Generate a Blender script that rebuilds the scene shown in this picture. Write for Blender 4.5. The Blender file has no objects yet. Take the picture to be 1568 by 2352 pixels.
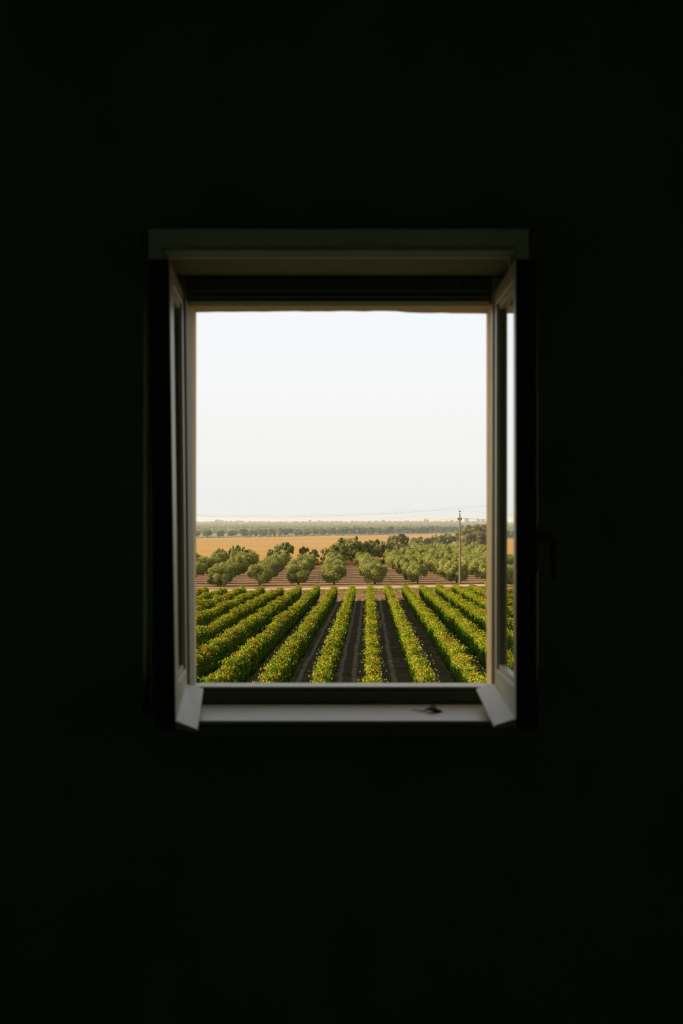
import bpy, math, random
import numpy as np
from mathutils import Vector, Matrix

SC = bpy.context.scene
COL = SC.collection
rnd = random.Random(11)
R = np.random.default_rng(7)

# ------------------------------------------------------------------ camera, sky, sun, exposure
F = 2900.0                       # focal length in pixels of the 1568 px wide frame
CZ = 1.75                        # camera height above the room floor (the ground outside lies ~8 m lower)
HY = 1198.0                      # image row of the horizon
cam_d = bpy.data.cameras.new('camera')
cam = bpy.data.objects.new('camera', cam_d)
COL.objects.link(cam)
cam.location = (0, 0, CZ)
cam.rotation_euler = (math.radians(90) + math.atan((HY - 1176) / F), 0, 0)
cam_d.sensor_fit = 'HORIZONTAL'
cam_d.sensor_width = 24.0
cam_d.lens = F / 1568 * 24.0
cam_d.clip_end = 30000
cam_d.dof.use_dof = True
cam_d.dof.focus_distance = 120
cam_d.dof.aperture_fstop = 4.5
SC.camera = cam

world = bpy.data.worlds.new('sky')
SC.world = world
world.use_nodes = True
wn = world.node_tree.nodes; wl = world.node_tree.links
wn.clear()
w_out = wn.new('ShaderNodeOutputWorld'); w_bg = wn.new('ShaderNodeBackground')
w_tc = wn.new('ShaderNodeTexCoord'); w_sep = wn.new('ShaderNodeSeparateXYZ'); w_ramp = wn.new('ShaderNodeValToRGB')
wl.new(w_tc.outputs['Generated'], w_sep.inputs[0]); wl.new(w_sep.outputs['Z'], w_ramp.inputs[0])
wl.new(w_ramp.outputs[0], w_bg.inputs[0]); wl.new(w_bg.outputs[0], w_out.inputs[0])
el = w_ramp.color_ramp.elements
el[0].position = 0.0; el[0].color = (0.83, 0.84, 0.83, 1)
el[1].position = 1.0; el[1].color = (0.29, 0.33, 0.38, 1)
for p, c in ((0.05, (0.90, 0.90, 0.875, 1)), (0.11, (0.93, 0.94, 0.94, 1)), (0.17, (0.92, 0.945, 0.965, 1)), (0.45, (0.62, 0.64, 0.66, 1))):
    e = el.new(p); e.color = c
w_bg.inputs[1].default_value = 1.0

sun_d = bpy.data.lights.new('sun', 'SUN')
sun = bpy.data.objects.new('sun', sun_d)
COL.objects.link(sun)
SUN_EL, SUN_BACK = math.radians(15.5), math.radians(1)   # low evening sun from the left, a touch behind the wall
sd = Vector((math.cos(SUN_EL) * math.cos(SUN_BACK), math.cos(SUN_EL) * math.sin(SUN_BACK), -math.sin(SUN_EL)))
sun.rotation_euler = sd.to_track_quat('-Z', 'Y').to_euler()
sun.location = (-50, 0, 30)
sun_d.energy = 11.5
sun_d.color = (1.0, 0.78, 0.45)
sun_d.angle = math.radians(0.6)

# warm aureole of the hazy sky around the low sun
w_dot = wn.new('ShaderNodeVectorMath'); w_dot.operation = 'DOT_PRODUCT'; w_dot.inputs[1].default_value = tuple(-sd)
w_nrm = wn.new('ShaderNodeVectorMath'); w_nrm.operation = 'NORMALIZE'
w_max = wn.new('ShaderNodeMath'); w_max.operation = 'MAXIMUM'; w_max.inputs[1].default_value = 0.0
w_pow = wn.new('ShaderNodeMath'); w_pow.operation = 'POWER'; w_pow.inputs[1].default_value = 7.0
w_mul = wn.new('ShaderNodeVectorMath'); w_mul.operation = 'SCALE'; w_mul.inputs[0].default_value = (2.9, 2.0, 0.95)
w_add = wn.new('ShaderNodeVectorMath'); w_add.operation = 'ADD'
wl.new(w_tc.outputs['Generated'], w_nrm.inputs[0]); wl.new(w_nrm.outputs[0], w_dot.inputs[0]); wl.new(w_dot.outputs['Value'], w_max.inputs[0])
wl.new(w_max.outputs[0], w_pow.inputs[0]); wl.new(w_pow.outputs[0], w_mul.inputs['Scale'])
wl.new(w_ramp.outputs[0], w_add.inputs[0]); wl.new(w_mul.outputs[0], w_add.inputs[1]); wl.new(w_add.outputs[0], w_bg.inputs[0])

SC.view_settings.view_transform = 'Standard'
SC.view_settings.look = 'None'
SC.view_settings.exposure = 0.0
SC.view_settings.gamma = 1.0
SC.view_settings.use_curve_mapping = False
SC.cycles.diffuse_bounces = 8

# ------------------------------------------------------------------ helpers
def px(x, d): return (x - 784.0) / F * d          # world x of an image column at depth d
def pz(y, d): return CZ + (HY - y) / F * d         # world z of an image row at depth d

def tag(o, label=None, cat=None, group=None, kind=None):
    if label: o['label'] = label
    if cat: o['category'] = cat
    if group: o['group'] = group
    if kind: o['kind'] = kind
    return o

def link(name, data, mat=None, parent=None, loc=(0, 0, 0)):
    o = bpy.data.objects.new(name, data)
    COL.objects.link(o)
    if mat is not None and data is not None and len(data.materials) == 0:
        data.materials.append(mat)
    o.location = loc
    if parent is not None: o.parent = parent
    return o

def empty(name, loc=(0, 0, 0), parent=None):
    o = link(name, None, None, parent, loc)
    o.empty_display_size = 0.1
    return o

def mesh(name, verts, faces, smooth=False):
    m = bpy.data.meshes.new(name)
    m.from_pydata([tuple(v) for v in verts], [], [tuple(f) for f in faces])
    m.update()
    if smooth:
        for p in m.polygons: p.use_smooth = True
    return m

def polys_mesh(name, V, cols=None):
    """V (N, k, 3): N separate k-gons; cols (N, 4): one colour per polygon."""
    n, k = V.shape[0], V.shape[1]
    m = bpy.data.meshes.new(name)
    m.vertices.add(n * k); m.loops.add(n * k); m.polygons.add(n)
    m.vertices.foreach_set('co', V.reshape(-1).astype(np.float32))
    m.loops.foreach_set('vertex_index', np.arange(n * k, dtype=np.int32))
    m.polygons.foreach_set('loop_start', np.arange(0, n * k, k, dtype=np.int32))
    if cols is not None:
        a = m.color_attributes.new('Col', 'FLOAT_COLOR', 'CORNER')
        a.data.foreach_set('color', np.repeat(cols, k, axis=0).reshape(-1).astype(np.float32))
    m.update(calc_edges=True)
    return m

BOXF = [(0, 1, 3, 2), (4, 6, 7, 5), (0, 4, 5, 1), (2, 3, 7, 6), (0, 2, 6, 4), (1, 5, 7, 3)]
class MB:
    """collects simple solids and links them as one mesh"""
    def __init__(s): s.v = []; s.f = []
    def hexa(s, p):                       # eight corners, index = 4*i + 2*j + k
        b = len(s.v); s.v += [Vector(q) for q in p]
        s.f += [tuple(b + i for i in f) for f in BOXF]; return s
    def box(s, x0, x1, y0, y1, z0, z1):
        return s.hexa([(x, y, z) for x in (x0, x1) for y in (y0, y1) for z in (z0, z1)])
    def tube(s, pts, rad, n=8):
        pts = [Vector(p) for p in pts]
        if not hasattr(rad, '__len__'): rad = [rad] * len(pts)
        b = len(s.v)
        for i, p in enumerate(pts):
            t = (pts[min(i + 1, len(pts) - 1)] - pts[max(i - 1, 0)]).normalized()
            u = t.cross(Vector((0, 0, 1)))
            if u.length < 1e-3: u = t.cross(Vector((0, 1, 0)))
            u.normalize(); w = t.cross(u)
            for j in range(n):
                a = 2 * math.pi * j / n
                s.v.append(p + (u * math.cos(a) + w * math.sin(a)) * rad[i])
        for i in range(len(pts) - 1):
            for j in range(n):
                a, c = b + i * n + j, b + i * n + (j + 1) % n
                s.f.append((a, c, c + n, a + n))
        s.f.append(tuple(b + j for j in range(n))[::-1])
        s.f.append(tuple(b + (len(pts) - 1) * n + j for j in range(n)))
        return s
    def mesh(s, name, smooth=False): return mesh(name, s.v, s.f, smooth)
    def build(s, name, mat, parent=None, bevel=0.0, loc=(0, 0, 0), smooth=False):
        o = link(name, s.mesh(name, smooth), mat, parent, loc)
        if bevel:
            b = o.modifiers.new('bevel', 'BEVEL'); b.width = bevel; b.segments = 2; b.limit_method = 'ANGLE'
        return o

ORD = ['first', 'second', 'third', 'fourth', 'fifth', 'sixth', 'seventh', 'eighth', 'ninth', 'tenth', 'eleventh', 'twelfth', 'thirteenth',
       'fourteenth', 'fifteenth', 'sixteenth', 'seventeenth', 'eighteenth', 'nineteenth']
TENS = {2: 'twent', 3: 'thirt', 4: 'fort', 5: 'fift', 6: 'sixt', 7: 'sevent', 8: 'eight', 9: 'ninet'}
def ordinal(n):
    if n < 20: return ORD[n - 1]
    h = 'hundred-and-' if n > 100 else ''
    n = n % 100
    if n < 20: return h + ORD[n - 1]
    return h + TENS[n // 10] + ('ieth' if n % 10 == 0 else 'y-' + ORD[n % 10 - 1])

# ------------------------------------------------------------------ materials
def mat_base(name):
    m = bpy.data.materials.new(name); m.use_nodes = True
    nt = m.node_tree; nt.nodes.clear()
    return m, nt.nodes, nt.links, nt.nodes.new('ShaderNodeOutputMaterial')

def paint(name, c, rough=0.6, var=0.15, scale=8.0, bump=0.0, spec=0.4, stretch=None):
    m, n, l, out = mat_base(name)
    b = n.new('ShaderNodeBsdfPrincipled')
    tc = n.new('ShaderNodeTexCoord'); mp = n.new('ShaderNodeMapping')
    l.new(tc.outputs['Object'], mp.inputs[0])
    if stretch: mp.inputs['Scale'].default_value = stretch
    no = n.new('ShaderNodeTexNoise'); no.inputs['Scale'].default_value = scale; no.inputs['Detail'].default_value = 6
    l.new(mp.outputs[0], no.inputs['Vector'])
    rp = n.new('ShaderNodeValToRGB')
    rp.color_ramp.elements[0].position = 0.3; rp.color_ramp.elements[1].position = 0.7
    rp.color_ramp.elements[0].color = tuple(v * (1 - var) for v in c) + (1,)
    rp.color_ramp.elements[1].color = tuple(min(1, v * (1 + var)) for v in c) + (1,)
    l.new(no.outputs['Fac'], rp.inputs[0]); l.new(rp.outputs[0], b.inputs['Base Color'])
    b.inputs['Roughness'].default_value = rough
    b.inputs['Specular IOR Level'].default_value = spec
    if bump:
        bp = n.new('ShaderNodeBump'); bp.inputs['Strength'].default_value = bump; bp.inputs['Distance'].default_value = 0.01
        l.new(no.outputs['Fac'], bp.inputs['Height']); l.new(bp.outputs[0], b.inputs['Normal'])
    l.new(b.outputs[0], out.inputs[0])
    return m

def leaf_mat(name, trans=0.3, patch=None, tint=0.16):
    """diffuse + translucent leaf; colour from the mesh, small per-plant variation, optional autumn patches in world space"""
    m, n, l, out = mat_base(name)
    at = n.new('ShaderNodeVertexColor'); at.layer_name = 'Col'
    oi = n.new('ShaderNodeObjectInfo')
    hs = n.new('ShaderNodeHueSaturation')
    mr = n.new('ShaderNodeMapRange'); mr.inputs[3].default_value = 1 - tint; mr.inputs[4].default_value = 1 + tint
    l.new(oi.outputs['Random'], mr.inputs[0]); l.new(mr.outputs[0], hs.inputs['Value'])
    l.new(at.outputs['Color'], hs.inputs['Color'])
    col = hs.outputs[0]
    if patch:
        ge = n.new('ShaderNodeNewGeometry')
        no = n.new('ShaderNodeTexNoise'); no.inputs['Scale'].default_value = 0.22; no.inputs['Detail'].default_value = 3
        l.new(ge.outputs['Position'], no.inputs['Vector'])
        for lo, hi, c, thr in patch:
            a = n.new('ShaderNodeMapRange'); a.inputs[1].default_value = lo; a.inputs[2].default_value = hi
            l.new(no.outputs['Fac'] if thr < 2 else no.outputs['Color'], a.inputs[0])
            g = n.new('ShaderNodeMath'); g.operation = 'GREATER_THAN'; g.inputs[1].default_value = thr
            l.new(at.outputs['Alpha'], g.inputs[0])
            mu = n.new('ShaderNodeMath'); mu.operation = 'MULTIPLY'
            l.new(a.outputs[0], mu.inputs[0]); l.new(g.outputs[0], mu.inputs[1])
            mx = n.new('ShaderNodeMix'); mx.data_type = 'RGBA'
            l.new(mu.outputs[0], mx.inputs[0]); l.new(col, mx.inputs[6]); mx.inputs[7].default_value = c + (1,)
            col = mx.outputs[2]
    d = n.new('ShaderNodeBsdfDiffuse'); t = n.new('ShaderNodeBsdfTranslucent'); mix = n.new('ShaderNodeMixShader')
    mix.inputs[0].default_value = trans
    l.new(col, d.inputs[0]); l.new(col, t.inputs[0])
    l.new(d.outputs[0], mix.inputs[1]); l.new(t.outputs[0], mix.inputs[2])
    l.new(mix.outputs[0], out.inputs[0])
    return m

def soil(name, c0, c1, scale, dirx=0.0, rows=None, c_track=None, rough_scale=None):
    """earth with two noises in world space; rows = (x0, spacing): paler wheel tracks that run along the rows"""
    m, n, l, out = mat_base(name)
    b = n.new('ShaderNodeBsdfDiffuse')
    ge = n.new('ShaderNodeNewGeometry')
    n1 = n.new('ShaderNodeTexNoise'); n1.inputs['Scale'].default_value = scale; n1.inputs['Detail'].default_value = 9; n1.inputs['Roughness'].default_value = 0.65
    mp = n.new('ShaderNodeMapping'); mp.inputs['Scale'].default_value = rough_scale or (1, 1, 1)
    l.new(ge.outputs['Position'], mp.inputs[0]); l.new(mp.outputs[0], n1.inputs['Vector'])
    rp = n.new('ShaderNodeValToRGB')
    rp.color_ramp.elements[0].position = 0.32; rp.color_ramp.elements[1].position = 0.68
    rp.color_ramp.elements[0].color = c0 + (1,); rp.color_ramp.elements[1].color = c1 + (1,)
    l.new(n1.outputs['Fac'], rp.inputs[0])
    col = rp.outputs[0]
    if rows:
        se = n.new('ShaderNodeSeparateXYZ'); l.new(ge.outputs['Position'], se.inputs[0])
        my = n.new('ShaderNodeMath'); my.operation = 'MULTIPLY_ADD'; my.inputs[1].default_value = -dirx; l.new(se.outputs['Y'], my.inputs[0]); l.new(se.outputs['X'], my.inputs[2])
        ad = n.new('ShaderNodeMath'); ad.operation = 'SUBTRACT'; ad.inputs[1].default_value = rows[0]; l.new(my.outputs[0], ad.inputs[0])
        wob = n.new('ShaderNodeTexNoise'); wob.inputs['Scale'].default_value = 0.15; l.new(ge.outputs['Position'], wob.inputs['Vector'])
        wa = n.new('ShaderNodeMath'); wa.operation = 'MULTIPLY_ADD'; wa.inputs[1].default_value = 0.35; l.new(wob.outputs['Fac'], wa.inputs[0]); l.new(ad.outputs[0], wa.inputs[2])
        dv = n.new('ShaderNodeMath'); dv.operation = 'DIVIDE'; dv.inputs[1].default_value = rows[1]; l.new(wa.outputs[0], dv.inputs[0])
        fr = n.new('ShaderNodeMath'); fr.operation = 'FRACT'; l.new(dv.outputs[0], fr.inputs[0])
        tr = n.new('ShaderNodeValToRGB')
        e = tr.color_ramp.elements
        e[0].position = 0.12; e[0].color = (0, 0, 0, 1); e[1].position = 0.17; e[1].color = (1, 1, 1, 1)
        for p, v in ((0.22, 1), (0.28, 0), (0.46, 0), (0.51, 1), (0.57, 1), (0.63, 0)):
            q = e.new(p); q.color = (v, v, v, 1)
        l.new(fr.outputs[0], tr.inputs[0])
        n2 = n.new('ShaderNodeTexNoise'); n2.inputs['Scale'].default_value = 0.6; n2.inputs['Detail'].default_value = 4; l.new(ge.outputs['Position'], n2.inputs['Vector'])
        mm = n.new('ShaderNodeMath'); mm.operation = 'MULTIPLY'; l.new(tr.outputs[0], mm.inputs[0]); l.new(n2.outputs['Fac'], mm.inputs[1])
        mx = n.new('ShaderNodeMix'); mx.data_type = 'RGBA'
        l.new(mm.outputs[0], mx.inputs[0]); l.new(col, mx.inputs[6]); mx.inputs[7].default_value = c_track + (1,)
        col = mx.outputs[2]
    bp = n.new('ShaderNodeBump'); bp.inputs['Strength'].default_value = 0.6; bp.inputs['Distance'].default_value = 0.15
    l.new(n1.outputs['Fac'], bp.inputs['Height']); l.new(bp.outputs[0], b.inputs['Normal'])
    l.new(col, b.inputs[0]); l.new(b.outputs[0], out.inputs[0])
    return m

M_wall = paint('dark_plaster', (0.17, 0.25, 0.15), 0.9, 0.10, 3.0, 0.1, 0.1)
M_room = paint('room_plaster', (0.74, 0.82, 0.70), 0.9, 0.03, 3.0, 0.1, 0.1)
M_floor = paint('pale_floor', (0.66, 0.72, 0.60), 0.7, 0.06, 5.0)  # unseen floor, made pale to bounce light back onto the front wall
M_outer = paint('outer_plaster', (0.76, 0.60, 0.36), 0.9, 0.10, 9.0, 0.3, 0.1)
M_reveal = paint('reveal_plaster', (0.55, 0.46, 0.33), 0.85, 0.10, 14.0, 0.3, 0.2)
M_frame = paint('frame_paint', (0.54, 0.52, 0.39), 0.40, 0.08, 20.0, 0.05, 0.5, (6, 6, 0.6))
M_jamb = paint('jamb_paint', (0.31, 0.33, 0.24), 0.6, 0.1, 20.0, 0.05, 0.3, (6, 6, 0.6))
M_inner = paint('inner_dark_tone', (0.10, 0.13, 0.08), 0.5, 0.1, 20.0, 0.05, 0.2, (6, 6, 0.6))  # assumed darker tone for the frame faces towards the room
M_edge = paint('sash_edge_tone', (0.03, 0.035, 0.027), 0.6, 0.1, 20.0, 0, 0.1)  # assumed near-black tone for the sash edges and room side
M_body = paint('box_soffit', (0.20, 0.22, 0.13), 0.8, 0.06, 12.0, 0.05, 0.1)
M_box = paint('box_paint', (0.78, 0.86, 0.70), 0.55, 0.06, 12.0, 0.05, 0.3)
M_sill = paint('sill_stone', (0.58, 0.55, 0.44), 0.40, 0.10, 22.0, 0.05, 0.5)
M_metal = paint('dark_metal', (0.05, 0.05, 0.045), 0.4, 0.1, 30.0)
M_dry = paint('dry_leaf', (0.035, 0.035, 0.03), 0.6, 0.3, 60.0)
M_stalk = paint('dry_stalk', (0.17, 0.17, 0.14), 0.7, 0.2, 60.0)
M_bark = paint('bark', (0.07, 0.055, 0.04), 0.9, 0.3, 6.0)
M_post = paint('post_wood', (0.22, 0.17, 0.12), 0.9, 0.2, 4.0)
M_concrete = paint('pole_concrete', (0.16, 0.14, 0.10), 0.9, 0.08, 3.0)
M_glassins = paint('insulator_glass', (0.03, 0.09, 0.06), 0.15, 0.1, 5.0, 0, 0.6)
M_cable = paint('cable', (0.14, 0.14, 0.14), 0.6, 0.05, 1.0)
M_white = paint('house_wall', (0.62, 0.57, 0.50), 0.9, 0.05, 0.5)
M_pink = paint('house_pink', (0.62, 0.40, 0.28), 0.9, 0.05, 0.5)
M_tile = paint('house_roof', (0.36, 0.20, 0.13), 0.9, 0.15, 1.0)
M_winglass = paint('house_window', (0.04, 0.045, 0.05), 0.2, 0.05, 1.0)
M_pipe = paint('pipe', (0.03, 0.025, 0.02), 0.6, 0.05, 1.0)

M_vine = leaf_mat('vine_leaf', 0.35, ((0.60, 0.72, (0.30, 0.10, 0.03), 0.35), (0.36, 0.26, (0.42, 0.26, 0.03), 0.45)), 0.12)
M_olive = leaf_mat('olive_leaf', 0.06, None, 0.12)
M_tree = leaf_mat('tree_leaf', 0.3, None, 0.2)
M_straw = leaf_mat('straw', 0.3, None, 0.1)

DX = 0.0218                                            # the vine rows drift to +x with depth
ROW0, SP = 4.12 - DX * 181.0, 2.5
M_soil = soil('vineyard_soil', (0.054, 0.048, 0.028), (0.135, 0.115, 0.070), 0.9, DX, (ROW0 + 0.175, SP), (0.36, 0.315, 0.21))
M_red = soil('red_earth', (0.16, 0.085, 0.05), (0.30, 0.16, 0.095), 0.5)
M_verge = soil('verge_grass', (0.09, 0.095, 0.03), (0.25, 0.20, 0.085), 0.35, rough_scale=(0.5, 1.2, 1))
M_road = soil('road_dust', (0.44, 0.32, 0.20), (0.54, 0.40, 0.26), 0.3)
M_orch = soil('orchard_soil', (0.19, 0.125, 0.075), (0.35, 0.225, 0.14), 0.4)
M_gold = soil('golden_stubble', (0.35, 0.225, 0.080), (0.43, 0.275, 0.102), 0.05, rough_scale=(0.35, 0.6, 1))
M_far = soil('far_land', (0.15, 0.16, 0.06), (0.27, 0.25, 0.11), 0.012)

# ------------------------------------------------------------------ the room
D_WALL, D_FR, D_FB, D_EXT = 4.05, 4.25, 4.37, 4.55      # room wall face, frame face, frame back, outer wall face
def st(mb, name, mat, bevel=0): return tag(mb.build(name, mat, None, bevel), kind='structure')
def Z(v): return CZ + v                                  # heights below are given relative to the camera

HX0, HX1, HZ0, HZ1 = -0.635, 0.630, Z(-0.65), Z(0.916)
w = MB()
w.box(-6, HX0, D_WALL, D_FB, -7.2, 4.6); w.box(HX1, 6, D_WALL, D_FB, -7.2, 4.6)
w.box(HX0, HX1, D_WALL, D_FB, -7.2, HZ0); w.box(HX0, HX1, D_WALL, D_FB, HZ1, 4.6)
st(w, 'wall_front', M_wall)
# outer leaf of the wall with the plastered outer reveal; the lintel edge is uneven
OX0, OX1, OZ0, OZ1 = -0.5235, 0.5225, Z(-0.600), Z(0.7545)
w = MB()
w.box(-6, OX0, D_FB, D_EXT, -7.2, 4.6); w.box(OX1, 6, D_FB, D_EXT, -7.2, 4.6); w.box(OX0, OX1, D_FB, D_EXT, -7.2, OZ0)
st(w, 'wall_outside', M_outer)
n = 26; v = []; f = []
for i in range(n + 1):
    x = OX0 + (OX1 - OX0) * i / n
    u = i / n
    zj = OZ1 + 0.004 * math.sin(u * 3.1) + rnd.uniform(-0.0012, 0.0012) - (0.004 if u > 0.695 else 0)
    v += [(x, D_FB, zj + 0.001), (x, D_EXT, zj), (x, D_EXT, 4.6), (x, D_FB, 4.6)]
for i in range(n):
    a = 4 * i
    for j in range(4): f.append((a + j, a + 4 + j, a + 4 + (j + 1) % 4, a + (j + 1) % 4))
f += [(0, 1, 2, 3), tuple(4 * n + j for j in (3, 2, 1, 0))]
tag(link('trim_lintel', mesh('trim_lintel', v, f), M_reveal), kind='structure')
RX, RY, RZ = 1.75, -1.3, 3.45
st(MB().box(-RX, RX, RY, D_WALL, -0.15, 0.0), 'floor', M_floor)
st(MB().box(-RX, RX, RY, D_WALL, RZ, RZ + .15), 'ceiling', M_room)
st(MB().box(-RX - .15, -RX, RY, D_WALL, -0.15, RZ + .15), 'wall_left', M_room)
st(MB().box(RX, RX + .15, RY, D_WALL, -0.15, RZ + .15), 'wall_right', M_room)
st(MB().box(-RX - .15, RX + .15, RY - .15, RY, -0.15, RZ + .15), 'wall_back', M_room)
st(MB().box(-0.555, 0.55, 3.896, D_FR + 0.02, Z(-0.624), Z(-0.614)), 'trim_sill', M_sill, 0.003)
st(MB().box(-0.555, 0.55, 3.91, D_WALL, Z(-0.66), Z(-0.6245)), 'trim_under_sill', M_wall, 0.003)
st(MB().box(HX0, HX1, D_WALL, D_FR + .02, HZ0, Z(-0.6245)), 'trim_sill_bed', M_wall)

# ------------------------------------------------------------------ the window: fixed frame and two sashes opened into the room
win = tag(empty('window_1', (0, D_FR, Z(-0.61))), kind='structure')
def wpart(mb, name, mat, parent, bevel=0.0):
    o = mb.build(name, mat, None, bevel)
    o.parent = parent
    base = Vector((0, 0, 0)); p = parent
    while p is not None: base += p.location; p = p.parent
    o.location = -base
    return o
# jambs (the left one leans inwards at the bottom), head, bottom rail
zb, zt = Z(-0.613), Z(0.826)
lt, lb = px(425, D_FR), px(437.0, D_FR)
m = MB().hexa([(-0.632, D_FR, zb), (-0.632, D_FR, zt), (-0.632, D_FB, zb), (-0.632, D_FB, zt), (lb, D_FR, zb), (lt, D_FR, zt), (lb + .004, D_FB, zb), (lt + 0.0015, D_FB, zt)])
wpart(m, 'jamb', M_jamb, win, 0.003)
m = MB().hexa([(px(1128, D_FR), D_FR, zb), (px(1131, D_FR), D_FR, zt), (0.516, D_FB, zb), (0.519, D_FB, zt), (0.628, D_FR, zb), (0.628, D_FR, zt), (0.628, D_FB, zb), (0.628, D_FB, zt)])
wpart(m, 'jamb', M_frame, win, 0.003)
hb = Z(0.747)
m = MB()
m.box(px(427, D_FR), px(1130, D_FR), D_FR + .030, D_FB, hb, zt)                 # head, stepped profile
m.box(px(427, D_FR), px(1130, D_FR), D_FR + .015, D_FR + .030, hb + .012, zt)
m.box(px(427, D_FR), px(1130, D_FR), D_FR, D_FR + .015, hb + .030, zt)
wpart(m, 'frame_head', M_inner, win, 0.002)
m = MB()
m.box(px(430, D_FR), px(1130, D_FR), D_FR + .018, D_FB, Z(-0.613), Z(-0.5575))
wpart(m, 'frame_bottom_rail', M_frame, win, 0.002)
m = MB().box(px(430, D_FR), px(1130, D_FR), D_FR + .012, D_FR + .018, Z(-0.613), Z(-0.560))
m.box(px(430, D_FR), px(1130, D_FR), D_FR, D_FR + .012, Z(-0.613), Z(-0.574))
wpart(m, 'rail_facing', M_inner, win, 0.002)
st(MB().hexa([(x, y, z) for x in (OX0 - .02, OX1 + .02) for (y, z1) in ((D_FB - .01, Z(-0.572)), (D_EXT + .05, Z(-0.590))) for z in (Z(-0.63), z1)]), 'trim_outer_sill', M_sill, 0.003)

def glass():
    m, n, l, out = mat_base('window_glass')
    g = n.new('ShaderNodeBsdfGlass'); g.inputs['IOR'].default_value = 1.5; g.inputs['Roughness'].default_value = 0.0
    g.inputs['Color'].default_value = (0.93, 0.96, 0.94, 1)
    l.new(g.outputs[0], out.inputs[0]); return m
M_glass = glass()
H = 1.380
def sash(side, c, near_stile, recess):
    """c = four corners of the face that looks at the opening: hinge bottom, hinge top, near bottom, near top; side -1: left, +1: right"""
    hbm, htp, nbm, ntp = [Vector(q) for q in c]
    Wd = (ntp - htp).length
    nrm = Vector((side, 0, 0))
    def P(t, s, q): return hbm.lerp(htp, s).lerp(nbm.lerp(ntp, s), t) + nrm * q
    def slab(mb, t0, t1, s0, s1, n0, n1): return mb.hexa([P(t, s, q) for t in (t0, t1) for s in (s0, s1) for q in (n0, n1)])
    T = 0.058
    th, tn = 0.050 / Wd, 1 - near_stile / Wd
    sb, stp = 0.122 / H, 1 - 0.052 / H
    fr = MB()
    slab(fr, 0, th, 0, 1, 0, T); slab(fr, tn, 1, 0, 1, 0, T); slab(fr, th, tn, 0, sb, 0, T); slab(fr, th, tn, stp, 1, 0, T)
    base = hbm.copy()
    root = empty('sash', base - win.location, win)
    wpart(fr, 'sash_frame', M_frame, root, 0.003)
    ed = MB(); e = 0.003
    slab(ed, 1, 1 + e / Wd, 0, 1, 0.0015, T + e); slab(ed, 0, 1, 0, sb, T, T + e); slab(ed, 0, 1, stp, 1, T, T + e); slab(ed, tn, 1, sb, stp, T, T + e); slab(ed, 0, th, sb, stp, T, T + e)
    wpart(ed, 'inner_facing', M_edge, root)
    bd = MB(); k = 0.008
    q0, q1 = 0.008, recess + 0.004
    slab(bd, th, th + k / Wd, sb, stp, q0, q1); slab(bd, tn - 0.006 / Wd, tn, sb, stp, q0, q1)
    slab(bd, th, tn, sb, sb + 0.016 / H, q0, q1); slab(bd, th, tn, stp - 0.016 / H, stp, q0, q1)
    wpart(bd, 'glazing_bead', M_frame, root, 0.001)
    gl = MB(); slab(gl, th + .005, tn - .002, sb + .004, stp - .004, recess, recess + 0.004)
    wpart(gl, 'glass_pane', M_glass, root)
    for s in (0.17, 0.83):
        a = P(0, s, 0.012) + Vector((0, 0.006, 0))
        wpart(MB().tube([a - Vector((0, 0, .045)), a + Vector((0, 0, .045))], 0.0065, 8), 'hinge', M_metal, root)
    return root, P, Wd

XR = Vector((1, 0, 0))
def on(x, y, d): return Vector((px(x, d), d, pz(y, d)))
dn = 3.71
lc = [Vector((px(430.5, 4.220), 4.220, Z(-0.609))), Vector((px(419.5, 4.220), 4.220, Z(0.771))), Vector((px(404.5, dn), dn, Z(-0.609))), Vector((px(388.5, dn), dn, Z(0.771)))]
rc = [Vector((px(1135, 4.225), 4.225, Z(-0.609))), Vector((px(1136.5, 4.225), 4.225, Z(0.771))), Vector((px(1183.5, dn), dn, Z(-0.609))), Vector((px(1184, dn), dn, Z(0.771)))]
sL, PL, wL = sash(-1, lc, 0.13, 0.018)
sR, PR, wR = sash(1, rc, 0.046, 0.018)
def drip(root, P, side, far_in, far_out, near_in, near_out):
    df, dq = 4.205, 3.715
    fi, fo, ni, no = on(*far_in, df), on(*far_out, df), on(*near_in, dq), on(*near_out, dq)
    back = Vector((side * 0.004, 0, 0))
    th = Vector((0, 0, -0.010))
    pts = [fi + back, fi + back + Vector((0, 0, -.035)), fo, fo + th, ni + back, ni + back + Vector((0, 0, -.022)), no, no + th]
    wpart(MB().hexa([pts[0], pts[1], pts[2], pts[3], pts[4], pts[5], pts[6], pts[7]]), 'drip_rail', M_frame, root, 0.003)
drip(sL, PL, -1, (429, 1570), (467, 1580), (406, 1655), (454, 1675))
drip(sR, PR, 1, (1134, 1569), (1093, 1580), (1181, 1650), (1134, 1666))
# lever handle on the room side of the right sash
a = PR(0.955, 0.385, 0.058)
hd = MB().box(a.x - .002, a.x + .008, a.y - .016, a.y + .016, a.z - .07, a.z + .07)
hd.tube([a + Vector((.004, 0, .03)), a + Vector((.045, 0, .03)), a + Vector((.055, -.004, .02)), a + Vector((.056, -.006, -.09))], [.010, .009, .009, .007], 10)
wpart(hd, 'handle', M_metal, sR, 0.0)

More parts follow.
